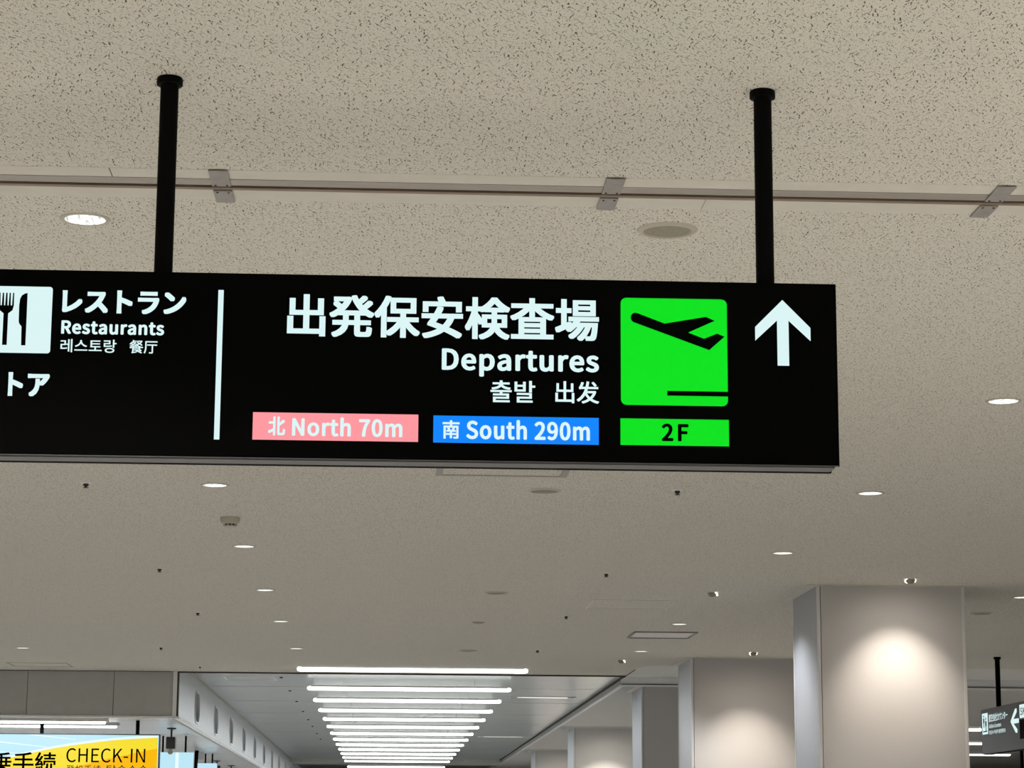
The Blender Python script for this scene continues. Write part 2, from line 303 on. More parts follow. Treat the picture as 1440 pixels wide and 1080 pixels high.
# ------------------------------------------------------------------ the room shell
SOF_ = EYE+1.79
R_EDGE = 36.15                   # where the board ceiling stops and the raised bay begins
def prism(name, pts, z0, z1, m, parent=None):
    bm = bmesh.new(); a = [bm.verts.new((x, y, z0)) for x, y in pts]; b = [bm.verts.new((x, y, z1)) for x, y in pts]
    n = len(pts); bm.faces.new(a); bm.faces.new(list(reversed(b)))
    for i in range(n): bm.faces.new((a[i], a[(i+1) % n], b[(i+1) % n], b[i]))
    return bobj(name, bm, m, parent)
struct(box('floor', -20, 24, -12, 112, -.1, 0, M['floor']))
struct(box('wall_back', -20, 24, 112, 112.2, 0, 4.3, M['wall']))
struct(box('wall_front', -20, 24, -12.2, -12, 0, 4.3, M['wall']))
struct(box('wall_left', -20.2, -20, -12, 112, 0, 4.3, M['wall']))
struct(box('wall_right', 24, 24.2, -12, 112, 0, 4.3, M['wall']))
struct(box('ceiling', -20, 24, -12, 8.615, CZ, CZ+.15, M['tile']))
struct(prism('ceiling', [(-20, 9.035), (24, 9.035), (24, 34.0), (3.86, 34.0), (3.70, 34.5), (3.70, R_EDGE), (-20, R_EDGE)], CZ, CZ+.15, M['tile']))
struct(prism('ceiling', [(3.86, 38.3), (24, 38.3), (24, 112), (3.86, 112)], CZ, CZ+.15, M['aisle']))
struct(box('ceiling', -3.2, 3.86, 79.0, 81.6, CZ, CZ+.15, M['aisle']))
# plain bands either side of the track
struct(box('trim_1', -20, 24, 8.615, 8.735, CZ-.001, CZ+.1, M['band']))
struct(box('trim_2', -20, 24, 8.885, 9.035, CZ-.001, CZ+.1, M['band']))
struct(box('trim_3', -20, 24, 8.735, 8.885, CZ+.05, CZ+.1, M['slot']))
struct(box('trim_4', -3.2, 3.70, R_EDGE-.012, R_EDGE+.006, CZ-.022, CZ+.004, M['slot']))
struct(box('trim_14', -3.2, 3.84, R_EDGE+.02, R_EDGE+.10, CZ+.10, CZ+.12, M['white']))
struct(box('trim_15', -3.2, -3.178, 36.15, 36.2, SOF_+.03, CZ, M['slot']))
struct(box('trim_5', 3.84, 24, 38.27, 38.31, CZ-.03, CZ+.0, M['bright']))
struct(box('trim_6', 3.835, 3.875, 38.31, 79, CZ-.03, CZ+.0, M['trim']))
struct(box('trim_16', 3.835, 3.85, R_EDGE, 79, CZ+.085, CZ+.118, M['slot']))
struct(box('trim_7', 3.84, 24, 38.255, 38.27, CZ+.0, CZ+.014, M['slot']))
struct(box('trim_17', 3.84, 24, 38.27, 38.30, CZ+.0, CZ+.12, M['bright']))  # white cover added so the dimly lit riser face reads bright
struct(box('trim_18', -1.087, -1.083, 8.618, 8.733, CZ-.0016, CZ-.0005, M['screw']))
struct(box('trim_19', 1.235, 1.239, 8.888, 9.030, CZ-.0016, CZ-.0005, M['clip']))
# raised bay: dark backing plate and separate metal boards
bay = struct(box('ceiling', -3.2, 3.9, R_EDGE, 112, CZ+.16, CZ+.2, M['slot']))
box_y = [R_EDGE, 41.5, 45.9, 50.4, 54.9, 59.4, 63.9, 68.4, 72.9, 79.0]
for a, b in zip(box_y, box_y[1:]):
    box('ceiling_panel', -3.2, 3.845, a+.03, b-.03, CZ+.12, CZ+.155, M['rec'], bay)
for a in range(81, 111, 5):
    box('ceiling_panel', -3.2, 3.845, a+.6, a+5.57, CZ+.12, CZ+.155, M['rec'], bay)
bay2 = struct(box('ceiling', 3.7, 24, 33.9, 38.4, CZ+.16, CZ+.2, M['slot']))
for i in range(6):
    box('ceiling_panel', 3.87+i*3.35, 3.87+(i+1)*3.35-.012, 34.01, 38.28, CZ+.12, CZ+.155, M['pale'], bay2)

# left bulkhead over the counters
SOF = EYE+1.79
bulk = struct(box('wall_bulkhead', -20, -3.26, 36.20, 36.3, SOF+.01, CZ+.15, M['slot']))
xs = [-3.262] + [-4.165-1.308*i for i in range(12)]
for a, b in zip(xs, xs[1:]):
    box('wall_panel', b+.004, a-.004, 36.165, 36.2, SOF+.035, CZ-.008, M['grey'], bulk)
struct(box('trim_8', -20, -3.2, 36.14, 36.21, SOF, SOF+.03, M['bright']))
struct(box('trim_9', -3.262, -3.2, 36.14, 36.2, SOF+.03, CZ-.002, M['bright']))
# fascia with rounded openings, running away along the bay
side = struct(box('wall_fascia', -3.30, -3.27, 36.2, 112, SOF, CZ+.15, M['hole']))
PX = Matrix(((0, 0, 1, -3.2), (1, 0, 0, 0), (0, 1, 0, 0), (0, 0, 0, 1)))     # local (u,v) -> Y,Z on X=-3.2
y = 36.21
k = 0
while y < 108:
    w = 5.7 if k == 0 else 4.45
    cy = 39.68+4.45*k
    y1 = cy+2.225
    flat('wall_panel', [[(y+.004, SOF+.03), (y1-.004, SOF+.03), (y1-.004, CZ+.118), (y+.004, CZ+.118)],
                        list(reversed(rrect(cy-.45, cy+.45, SOF+.105, SOF+.60, .24)))], .03, M['fasc'], side, PX)
    fl = flat('opening_rim', [rrect(cy-.47, cy+.47, SOF+.085, SOF+.62, .26), list(reversed(rrect(cy-.44, cy+.44, SOF+.115, SOF+.59, .235)))], .012, M['trim'], side, Matrix.Translation((.035, 0, 0)) @ PX)
    y = y1; k += 1
struct(box('trim_10', -3.24, -3.155, 36.2, 112, SOF-.005, SOF+.03, M['bright']))
struct(box('trim_11', -3.19, -3.14, 36.2, 79, CZ+.09, CZ+.12, M['alu']))
sof = struct(box('ceiling', -20, -3.25, 36.3, 112, SOF+.05, SOF+.15, M['slot']))
sy = 36.3
while sy < 100:
    box('ceiling_panel', -20, -3.26, sy+.01, sy+2.99, SOF+.02, SOF+.05, M['soff'], sof); sy += 3.0

# ------------------------------------------------------------------ curtain track with cover plates
trk = thing('ceiling_track', 'long grey metal ceiling track with a dark slot running across above the black sign', 'track', (0, 8.81, CZ))
def loc_box(name, x0, x1, y0, y1, z0, z1, m, parent, o, bev=0):
    return box(name, x0-o[0], x1-o[0], y0-o[1], y1-o[1], z0-o[2], z1-o[2], m, parent, bev)
O = (0, 8.81, CZ)
loc_box('rail', -20, 24, 8.735, 8.818, CZ-.004, CZ+.05, M['alu'], trk, O, .002)
loc_box('rail', -20, 24, 8.852, 8.885, CZ-.004, CZ+.05, M['brown'], trk, O, .002)
loc_box('slot', -20, 24, 8.818, 8.852, CZ+.035, CZ+.045, M['slot'], trk, O)
for i in range(-4, 7):
    cx = -.672+1.523*i
    for (a, b, s) in ((8.605, 8.817, 1), (8.884, 9.055, -1)):
        c = loc_box('cover_plate', cx-.037, cx+.037, a, b, CZ-.009, CZ-.004, M['clip'], trk, O, .0015)
        for dx in (-.022, .022):
            yy = b-.018 if s > 0 else a+.018
            lathe_obj('screw', [(.0045, -.012), (.0045, -.009)], M['screw'], c, 10, (cx+dx-O[0], yy-O[1], 0))

# ------------------------------------------------------------------ the big hanging sign
D = 7.459
sg = thing('hanging_sign', 'large black illuminated sign for departures and restaurants hanging from two visible black poles', 'sign', (1.244, 7.53, CZ))
def SP(o):       # keep world coordinates while the part hangs under the sign's empty
    o.location = -Vector(sg.location); return o
XL, XR, ZB, ZT = -2.98, 1.468, EYE+1.2015, EYE+1.8146
SP(box('housing', XL+.004, XR-.004, D+.008, D+.14, ZB+.008, ZT-.002, M['black'], sg, .002))
SP(box('face_panel', XL, XR, D, D+.008, ZB, ZT, M['black'], sg, .0015))
SP(box('edge_strip', XL, XR, D-.0010, D-.0001, ZB, ZB+.0030, M['edge'], sg))
SP(box('base_panel', XL+.01, XR-.01, D+.026, D+.112, ZB-.001, ZB+.010, M['under'], sg, .0015))
SP(box('base_rail', XL+.004, XR-.004, D+.118, D+.140, ZB-.002, ZB+.012, M['black'], sg))
for px_ in (-2.756, -.757, 1.244):
    pl = SP(lathe_obj('pole', [(.0305, ZT-.003), (.0305, CZ-.03)], M['pole'], sg, 40, (px_, D+.07, 0)))
    lathe_obj('flange', [(.041, CZ-.026), (.0435, CZ-.024), (.0435, CZ-.005), (.041, CZ)], M['pole'], pl, 40, (px_, D+.07, 0))
F1 = face_front(D-.0012); F2 = face_front(D-.0024)
def T(name, body, bx, m, bold, f=F1): return SP(text(name, body, bx, m, sg, f, bold))
def P(name, loops, m, f=F1): return SP(flat(name, loops, .0, m, sg, f))
W = M['wht']
T('lettering', '出発保安検査場', (-.342, .679, 1.606, 1.749), W, .024)
T('lettering', 'Departures', (.164, .679, 1.482, 1.575), W, .038)
T('lettering', '출발', (.324, .470, 1.398, 1.471), W, .014)
T('lettering', '出发', (.536, .679, 1.398, 1.472), W, .014)
T('lettering', 'レストラン', (-1.072, -.672, 1.671, 1.750), W, .042)
T('lettering', 'Restaurants', (-1.072, -.740, 1.601, 1.647), W, .044)
T('lettering', '레스토랑', (-1.072, -.892, 1.541, 1.585), W, .010)
T('lettering', '餐厅', (-.850, -.760, 1.541, 1.585), W, .010)
T('lettering', 'ストア', (-1.330, -1.102, 1.393, 1.473), W, .042)
P('divider_line', [[(-.5685, 1.2615), (-.5510, 1.2615), (-.5510, 1.757), (-.5685, 1.757)]], W)
bp = P('pink_panel', [[(-.445, 1.263), (.090, 1.263), (.090, 1.353), (-.445, 1.353)]], M['pink']); bp['label'] = 'lit pink strip for the north side'
text('lettering', '北', (-.395, -.340, 1.277, 1.340), W, bp, F2, .03)
text('lettering', 'North 70m', (-.318, .039, 1.276, 1.340), W, bp, F2, .037)
bb = P('blue_panel', [[(.139, 1.262), (.678, 1.262), (.678, 1.351), (.139, 1.351)]], M['blue']); bb['label'] = 'lit blue strip for the south side'
text('lettering', '南', (.169, .224, 1.275, 1.336), W, bb, F2, .022)
text('lettering', 'South 290m', (.246, .649, 1.274, 1.340), W, bb, F2, .037)
gp = P('green_panel', [[(.749, 1.263), (1.105, 1.263), (1.105, 1.351), (.749, 1.351)]], M['green']); gp['label'] = 'lit green strip with the floor number'
text('lettering', '2F', (.884, .972, 1.277, 1.336), M['ink'], gp, F2, .042, .09)
gs = P('departure_pictogram', [rrect(.751, 1.103, 1.396, 1.755, .019)], M['green']); gs['label'] = 'lit green square with a departing plane'
flat('plane_shape', [[(.806, 1.7035), (.812, 1.7015), (.896, 1.670), (1.033, 1.695), (1.062, 1.682), (.974, 1.641), (1.026, 1.621), (1.070, 1.639), (1.094, 1.629), (1.043, 1.583),
      (.793, 1.673), (.7865, 1.678), (.7835, 1.688), (.786, 1.697), (.791, 1.7025), (.799, 1.705)]], 0, M['ink'], gs, F2)
flat('runway_bar', [[(.903, 1.4285), (1.1045, 1.4285), (1.1045, 1.4445), (.903, 1.4445)]], 0, M['ink'], gs, F2)
P('arrow', [[(1.288, 1.757), (1.380, 1.664), (1.380, 1.619), (1.3075, 1.687), (1.3075, 1.535), (1.269, 1.535), (1.269, 1.687), (1.196, 1.618), (1.196, 1.664)]], W)
rp_ = P('restaurant_pictogram', [rrect(-1.333, -1.1045, 1.536, 1.757, .010)], W); rp_['label'] = 'lit white square with fork and knife'
flat('knife_shape', [[(-1.185, 1.735), (-1.193, 1.7335), (-1.203, 1.727), (-1.2085, 1.715), (-1.2105, 1.693), (-1.2095, 1.639), (-1.2065, 1.631), (-1.200, 1.624), (-1.1985, 1.561), (-1.1845, 1.561), (-1.1845, 1.638)]], 0, M['ink'], rp_, F2)
flat('fork_shape', [[(-1.276, 1.735), (-1.272, 1.735), (-1.2705, 1.693), (-1.2665, 1.693), (-1.265, 1.735), (-1.2605, 1.735), (-1.259, 1.693), (-1.2555, 1.693), (-1.254, 1.735), (-1.2495, 1.735),
      (-1.248, 1.693), (-1.2445, 1.693), (-1.243, 1.735), (-1.239, 1.735), (-1.2375, 1.693), (-1.2335, 1.693), (-1.232, 1.735), (-1.228, 1.735), (-1.2275, 1.692), (-1.231, 1.677), (-1.2445, 1.666), (-1.2445, 1.5615), (-1.2595, 1.5615), (-1.2595, 1.666), (-1.273, 1.677), (-1.2765, 1.692)]], 0, M['ink'], rp_, F2)

# ------------------------------------------------------------------ downlights
def make_downlight():
    t = thing('downlight', '', 'downlight', (0, 0, 0), 'round ceiling downlights')
    lathe_obj('trim_ring', [(.083, .0), (.083, -.003), (.089, -.006), (.100, -.005), (.105, -.001), (.105, .0)], M['ring'], t, 40, cap0=False, cap1=False)
    lathe_obj('reflector', [(.084, -.0035), (.045, -.0015), (.0, -.001)], M['lens'], t, 40)
    return t
proto = None
DL = [(-1.27, 9.38, 'round white downlight nearest the camera, between the sign pole and the left frame edge'),
      (-1.26, 16.75, 'first lit downlight below the black sign in the left row'),
      (-1.26, 20.34, 'lit downlight just past the smoke detector in the left row'),
      (-1.26, 23.99, 'third lit downlight below the sign in the left row'),
      (-1.25, 27.50, 'fourth lit downlight below the sign in the left row'),
      (-1.22, 31.49, 'farthest small lit downlight of the left row above the tube lights'),
      (-4.91, 31.85, 'small lit downlight above the grey bulkhead at the far left'),
      (3.53, 13.05, 'lit downlight right of the black sign, by the right frame edge'),
      (3.51, 16.71, 'lit downlight right of the sign corner, second of the right row'),
      (3.48, 20.35, 'lit downlight left of and above the big pillar, third of the right row'),
      (6.58, 23.87, 'lit downlight at the right frame edge beside the big pillar top'),
      (3.43, 27.32, 'lit downlight beyond the square hatch, fourth of the right row'),
      (3.42, 31.38, 'farthest lit downlight of the right row, beyond the recessed vent')]
for i, (x, y_, lb) in enumerate(DL):
    if proto is None: o = proto = make_downlight()
    else: o = copy_tree(proto)
    o.location = (x, y_, CZ); o['label'] = lb

# speakers
def make_speaker():
    t = thing('ceiling_speaker', '', 'speaker', (0, 0, 0), 'round ceiling speakers')
    lathe_obj('trim_ring', [(.098, .0), (.098, -.006), (.104, -.012), (.120, -.009), (.127, -.001), (.127, .0)], M['ring'], t, 44, cap0=False, cap1=False)
    lathe_obj('grille', [(.099, -.004), (.05, -.0045), (.0, -.005)], M['grille'], t, 44)
    return t
proto = None
for x, y_, s, lb in [(1.14, 9.37, 1, 'large round ceiling speaker with brown grille left of the right sign pole'),
                  (1.13, 16.79, .97, 'round ceiling speaker just below the middle of the black sign'),
                  (1.12, 24.0, .97, 'third round speaker down the middle of the ceiling, dark oval'),
                  (1.07, 27.37, .6, 'small pale disc detector between the third and fourth speakers'),
                  (1.09, 31.55, 1.0, 'farthest round speaker in the middle, above the first tube light'),
                  (6.59, 25.6, 1.0, 'round ceiling speaker right of the big pillar')]:
    if proto is None: o = proto = make_speaker()
    else: o = copy_tree(proto)
    o.location = (x, y_, CZ); o.scale = (s, s, 1); o['label'] = lb

# sprinklers
def make_sprinkler():
    t = thing('sprinkler', '', 'sprinkler', (0, 0, 0), 'ceiling sprinklers')
    lathe_obj('flange', [(.044, 0), (.044, -.003), (.036, -.006), (.020, -.008)], M['white'], t, 24, cap0=False)
    lathe_obj('head', [(.020, -.006), (.019, -.022), (.010, -.026), (.009, -.032), (.021, -.034), (.021, -.037), (.0, -.038)], M['dark'], t, 20, cap0=False)
    return t
proto = None
for x, y_, s, lb in [(-2.18, 16.73, 1, 'sprinkler with white flange below the sign at the left'),
                  (-2.16, 22.13, 1, 'second sprinkler of the left line, left of the second downlight'),
                  (-2.14, 26.5, 1, 'third sprinkler of the left line, left of the fourth downlight'),
                  (-3.02, 31.5, 1, 'far sprinkler above the corner of the grey bulkhead'),
                  (-2.77, 35.01, .8, 'tiny sprinkler right at the front edge of the raised bay'),
                  (2.09, 16.69, 1, 'sprinkler below the lit green floor number of the sign'),
                  (2.08, 22.11, 1, 'second sprinkler of the right line, above the square hatch'),
                  (2.03, 26.46, 1, 'third sprinkler of the right line, left of the square hatch'),
                  (2.02, 31.35, 1, 'farthest sprinkler of the right line, above the first tube light')]:
    if proto is None: o = proto = make_sprinkler()
    else: o = copy_tree(proto)
    o.location = (x, y_, CZ); o.scale = (s, s, s); o['label'] = lb
proto = None
wh = ['nearest', 'second', 'third', 'fourth', 'fifth', 'sixth', 'seventh', 'farthest']
for i, y_ in enumerate((38.98, 42.57, 45.9, 49.52, 52.94, 56.14, 59.94, 63.38)):
    if proto is None:
        proto = o = lathe_obj('ceiling_stud', [(.026, 0), (.026, -.006), (.02, -.018), (.0, -.022)], M['dark'], None, 16)
    else: o = proto.copy(); COL.objects.link(o)
    tag(o, wh[i] + ' black stud in the raised bay left of the tube lights', 'stud', 'black studs beside the tube lights')
    o.location = (-1.74, y_, CZ+.12)

# smoke detector
sd = thing('smoke_detector', 'cream dome smoke detector with black vents in the left ceiling', 'detector', (-1.26, 18.5, CZ))
lathe_obj('base', [(.078, 0), (.078, -.022), (.070, -.045), (.050, -.052)], M['ring'], sd, 32, cap0=False)
lathe_obj('vent_ring', [(.047, -.050), (.047, -.066)], M['dark'], sd, 32)
lathe_obj('cap', [(.050, -.066), (.046, -.073), (.0, -.076)], M['ring'], sd, 32)
for i in range(10):
    a = 2*PI*i/10; bm = bmesh.new(); add_box(bm, -.006, .006, -.004, .004, -.067, -.050)
    bmesh.ops.rotate(bm, verts=bm.verts, matrix=Matrix.Rotation(a, 3, 'Z')); bmesh.ops.translate(bm, verts=bm.verts, vec=(.048*math.cos(a), .048*math.sin(a), 0))
    bobj('rib', bm, M['ring'], sd)

# adjustable pillar spots
def make_spot(x, y_, ang, lb, span=75):
    t = thing('spotlight', lb, 'spotlight', (x, y_, CZ), 'spotlights aimed at the pillars')
    lathe_obj('trim_ring', [(.052, 0), (.052, -.004), (.062, -.007), (.076, -.003), (.076, 0)], M['white'], t, 32, cap0=False, cap1=False)
    lathe_obj('dome', [(.050, 0), (.048, -.018), (.036, -.040), (.018, -.050), (.0, -.052)], M['grille'], t, 28, cap0=False)
    # lit gap of the tilted lamp: a crescent hugging the dome
    bm = bmesh.new(); n = 22; ra = []; rb = []
    for i in range(n+1):
        a = ang + math.radians(-span+2*span*i/n); w = .020*math.sin(PI*i/n)
        ra.append(bm.verts.new((.050*math.cos(a), .050*math.sin(a), -.004)))
        rb.append(bm.verts.new(((.050+w*.6)*math.cos(a), (.050+w*.6)*math.sin(a), -.004-w*1.2)))
    rc = [bm.verts.new((v.co.x*.93, v.co.y*.93, v.co.z-.014*math.sin(PI*i/n))) for i, v in enumerate(rb)]
    for i in range(n):
        bm.faces.new((ra[i], ra[i+1], rb[i+1], rb[i])) if 0 < i < n-1 else None
        bm.faces.new((rb[i], rb[i+1], rc[i+1], rc[i])) if 0 < i < n-1 else None
    bobj('lamp', bm, M['crescent'], t)
    return t
make_spot(5.05, 22.27, PI/2, 'adjustable spotlight in front of the big pillar', 150)
make_spot(3.32, 23.71, 0, 'tilted spotlight glowing left of the big pillar')
make_spot(3.31, 32.96, 0, 'tilted spotlight glowing above the corner of the raised bay')
make_spot(4.94, 31.35, PI/2, 'adjustable spotlight in front of the second pillar', 150)

# hatches and vent
def hatch(name, x0, x1, y0, y1, w, m, lb, z=CZ, inner='tile'):
    t = thing(name, lb, 'hatch', ((x0+x1)/2, (y0+y1)/2, z)); hx = (x1-x0)/2; hy = (y1-y0)/2
    flat('frame', [[(-hx, -hy), (hx, -hy), (hx, hy), (-hx, hy)], [(-hx+w, -hy+w), (-hx+w, hy-w), (hx-w, hy-w), (hx-w, -hy+w)]], .002, m, t, Matrix.Translation((0, 0, -.002)))
    box('door', -hx+w+.004, hx-w-.004, -hy+w+.004, hy-w-.004, -.0015, .0, M[inner], t)
    return t
hatch('access_hatch', .32, 1.24, 15.25, 16.15, .05, M['clip'], 'square access hatch with grey frame peeking out below the black sign')
hatch('access_hatch', 2.17, 3.06, 24.62, 25.56, .018, M['trim'], 'thin framed square hatch in the ceiling left of the big pillar')
v = thing('ceiling_vent', 'shallow square ceiling vent with pale recess beyond the hatch', 'vent', (3.40, 28.78, CZ))
flat('frame', [[(-.39, -.43), (.39, -.43), (.39, .43), (-.39, .43)], [(-.365, -.405), (-.365, .405), (.365, .405), (.365, -.405)]], .008, M['clip'], v, Matrix.Translation((0, 0, -.008)))
box('diffuser', -.36, .36, -.40, .40, -.005, -.001, M['white'], v)
hatch('access_hatch', -2.70, -1.85, 39.0, 39.85, .03, M['trim'], 'faint square hatch in the raised bay beside the second tube light', CZ+.12, 'rec')
hatch('access_hatch', -5.56, -4.68, 34.6, 35.35, .02, M['clip'], 'thin framed hatch above the top edge of the grey bulkhead')

# ------------------------------------------------------------------ tube lights of the raised bay
def make_tube():
    t = thing('tube_light', '', 'tube light', (0, 0, 0), 'row of white tube lights')
    box('housing', -1.66, 1.66, -.028, .028, .0, .03, M['white'], t, .004)
    bm = bmesh.new(); lathe(bm, [(.0, -1.72), (.022, -1.715), (.034, -1.69), (.036, -1.66), (.036, 1.66), (.034, 1.69), (.022, 1.715), (.0, 1.72)], 16, (0, 0, -.02), 'X')
    bobj('tube', bm, M['tube'], t, smooth=True)
    for hx in (-1.1, 1.1): box('hanger', hx-.004, hx+.004, -.004, .004, .028, .162, M['white'], t)
    return t
ys = [34.93]+[39.60+3.41*i for i in range(12)]+[83.2, 86.6, 90.0, 93.4]
order = ['first and widest', 'second', 'third', 'fourth', 'fifth', 'sixth', 'seventh', 'eighth', 'ninth', 'tenth', 'eleventh', 'twelfth', 'thirteenth', 'fourteenth', 'fifteenth', 'sixteenth', 'seventeenth']
proto = None
for i, y_ in enumerate(ys):
    if proto is None: o = proto = make_tube()
    else: o = copy_tree(proto)
    o.location = (.39, y_, CZ-.012 if i == 0 else CZ)
    o['label'] = order[i] + ' tube light from the front of the ladder-like row in the bay'
    if i == 0:
        o['label'] = 'first and widest white tube light, fixed at the edge before the bay'
for c in [c for c in bpy.data.objects if c.parent == proto and c.name.startswith('hanger')]: bpy.data.objects.remove(c)   # the first sits on the ceiling
# far right ladder of tubes
proto2 = None
for i, (x, y_) in enumerate([(11.5, 51.65), (14.2, 59.0), (16.1, 66.45)]):
    o = copy_tree(proto); o.location = (x, y_, CZ-.0295)
    o['group'] = 'tube lights behind the far right sign'
    o['label'] = ['upper', 'middle', 'lowest'][i] + ' tube light seen between the big pillar and the far right sign'
# slim lit grilles right of the tubes
for i, (x0, x1, y_, lb) in enumerate([(2.46, 3.40, 43.9, 'short warm linear light in the bay right of the tube lights'), (2.55, 3.55, 61.1, 'farther short linear light in the bay right of the tube lights')]):
    t = thing('linear_light', lb, 'linear light', ((x0+x1)/2, y_, CZ+.12), 'short linear lights in the bay')
    h = (x1-x0)/2
    flat('frame', [[(-h-.15, -.13), (h+.15, -.13), (h+.15, .13), (-h-.15, .13)], [(-h-.12, -.10), (-h-.12, .10), (h+.12, .10), (h+.12, -.10)]], .006, M['fasc'], t, Matrix.Translation((0, 0, -.006)))
    box('lens', -h, h, -.09, .09, -.008, -.002, M['crescent'], t)

# ------------------------------------------------------------------ pillars
def pillar(x0, y0, w, d, lb, rivets=True):
    t = thing('pillar', lb, 'pillar', (x0+w/2, y0+d/2, 0), 'square clad pillars')
    hx, hy = w/2, d/2; top = CZ
    box('core', -hx+.02, hx-.02, -hy+.02, hy-.02, 0, top, M['slot'], t)
    box('front_panel', -hx+.036, hx-.028, -hy, -hy+.02, 0, top, M['pil'], t)
    box('side_panel', -hx, -hx+.02, -hy+.055, hy-.05, 0, top, M['pside'], t)
    box('side_panel', hx-.02, hx, -hy+.055, hy-.05, 0, top, M['pside'], t)
    box('rear_panel', -hx+.05, hx-.05, hy-.02, hy, 0, top, M['pil'], t)
    for sx in (-1, 1):
        for sy_ in (-1, 1):
            a, b = sorted((sx*hx, sx*(hx-.026))); c, e = sorted((sy_*hy, sy_*(hy-.026)))
            box('corner_trim', a-.004, b+.004, c-.004, e+.004, 0, top-.001, M['trim'], t, .006)
    g = .10
    flat('ceiling_collar', [[(-hx-g, -hy-.06), (hx+g, -hy-.06), (hx+g, hy+.06), (-hx-g, hy+.06)],
                            [(-hx-.0, -hy-.0), (-hx-.0, hy+.0), (hx+.0, hy+.0), (hx+.0, -hy-.0)]], .003, M['band'], t, Matrix.Translation((0, 0, top-.003)))
    if rivets:
        bm = bmesh.new()
        for yy in (-hy+.075, hy-.07):
            for i in range(20):
                bmesh.ops.create_icosphere(bm, subdivisions=1, radius=.006, matrix=Matrix.Translation((-hx-.001, yy, top-.9-.11*i)))
        bobj('rivet', bm, M['white'], t)['kind'] = 'stuff'
    return t
pillar(4.262, 22.96, 1.482, 1.38, 'big square pillar with a warm pool of light at the right')
pillar(4.238, 32.45, 1.482, 1.45, 'second pillar, partly hidden behind the big one')
pillar(4.214, 38.64, 1.482, 1.45, 'third pillar, only its blue-grey side and a dull strip showing')
pillar(4.225, 52.88, 1.482, 1.6, 'fourth pillar with a creamy pool of light below the ceiling edge', False)
pillar(4.22, 66.56, 1.482, 1.6, 'farthest and smallest pillar beside the end of the bay', False)
# ceiling seams of the pillar aisle
for i, yy in enumerate((52.7, 66.4)):
    struct(box('trim_%d' % (12+i), 3.88, 24, yy, yy+.05, CZ-.035, CZ, M['trim']))

# ------------------------------------------------------------------ far right sign (faces left)
s2 = thing('hanging_sign', 'charcoal airline counters sign hanging at the far right edge behind the pillar', 'sign', (8.40, 31.79, CZ))
def S2(o): o.location = -Vector(s2.location); return o
S2(box('housing', 8.32, 8.45, 27.9, 32.52, EYE+1.2015, EYE+1.8146, M['grey2'], s2, .006))
S2(box('base_panel', 8.335, 8.435, 27.95, 32.47, EYE+1.194, EYE+1.2025, M['black'], s2))
for yy in (31.79, 28.6):
    pl = S2(lathe_obj('pole', [(.034, EYE+1.81), (.034, CZ-.02)], M['pole'], s2, 24, (8.385, yy, 0)))
    lathe_obj('flange', [(.05, CZ-.03), (.05, CZ)], M['pole'], pl, 24, (8.385, yy, 0))
L1 = face_left(8.3185); L2 = face_left(8.317)
pc = S2(flat('pictogram', [[(-32.46, 1.469), (-32.15, 1.469), (-32.15, 1.758), (-32.46, 1.758)]], 0, W, s2, L1))
def fig(u, v, s):
    hd = [(u+.022*s*math.cos(a*PI/6), v+.022*s*math.sin(a*PI/6)) for a in range(12)]
    flat('figure_head', [hd], 0, M['ink'], pc, L2)
    flat('figure_body', [[(u-.035*s, v-.03*s), (u+.035*s, v-.03*s), (u+.035*s, v-.10*s), (u+.02*s, v-.10*s), (u+.018*s, v-.17*s), (u-.018*s, v-.17*s), (u-.02*s, v-.10*s), (u-.035*s, v-.10*s)]], 0, M['ink'], pc, L2)
fig(-32.36, 1.715, .9); fig(-32.25, 1.68, 1.0)
flat('counter_shape', [[(-32.42, 1.500), (-32.19, 1.500), (-32.19, 1.515), (-32.42, 1.515)]], 0, M['ink'], pc, L2)
S2(text('lettering', '航空会社カウンター', (-32.09, -31.11, 1.625, 1.735), W, s2, L1, .012))
S2(text('lettering', 'Airline Counters', (-32.09, -31.45, 1.540, 1.595), W, s2, L1, .012))
S2(text('lettering', '항공사 카운터 航空柜台', (-32.09, -31.24, 1.455, 1.510), W, s2, L1, .008))
ar = [(-30.97, 1.578), (-30.72, 1.737), (-30.64, 1.737), (-30.64, 1.69), (-30.81, 1.605), (-30.55, 1.605), (-30.55, 1.545), (-30.81, 1.545), (-30.64, 1.465), (-30.64, 1.42), (-30.72, 1.42)]
S2(flat('arrow', [ar], 0, W, s2, L1))
wb = S2(flat('airline_panel', [[(-30.50, 1.600), (-29.2, 1.600), (-29.2, 1.775), (-30.50, 1.775)]], 0, W, s2, L1))
wb['label'] = 'white panel with blue letters'
M['navy'] = mat('print_navy', (.02, .05, .16), .5)
text('lettering', 'SKY', (-30.46, -30.14, 1.635, 1.735), M['navy'], wb, L2, .02)
S2(box('side_box', 8.312, 8.32, 29.0, 30.50, EYE+1.33, EYE+1.58, M['black'], s2))
# pole and lower sign farther right
s3 = thing('hanging_sign', 'distant dark sign on a thin black pole behind the airline counters sign', 'sign', (13.39, 49.05, CZ))
box('housing', -.08, .08, -2.2, .3, -1.85, -1.3, M['grey2'], s3, .005)
for yy in (0, -1.9):
    lathe_obj('pole', [(.035, -1.31), (.035, 0)], M['pole'], s3, 20, (0, yy, 0))

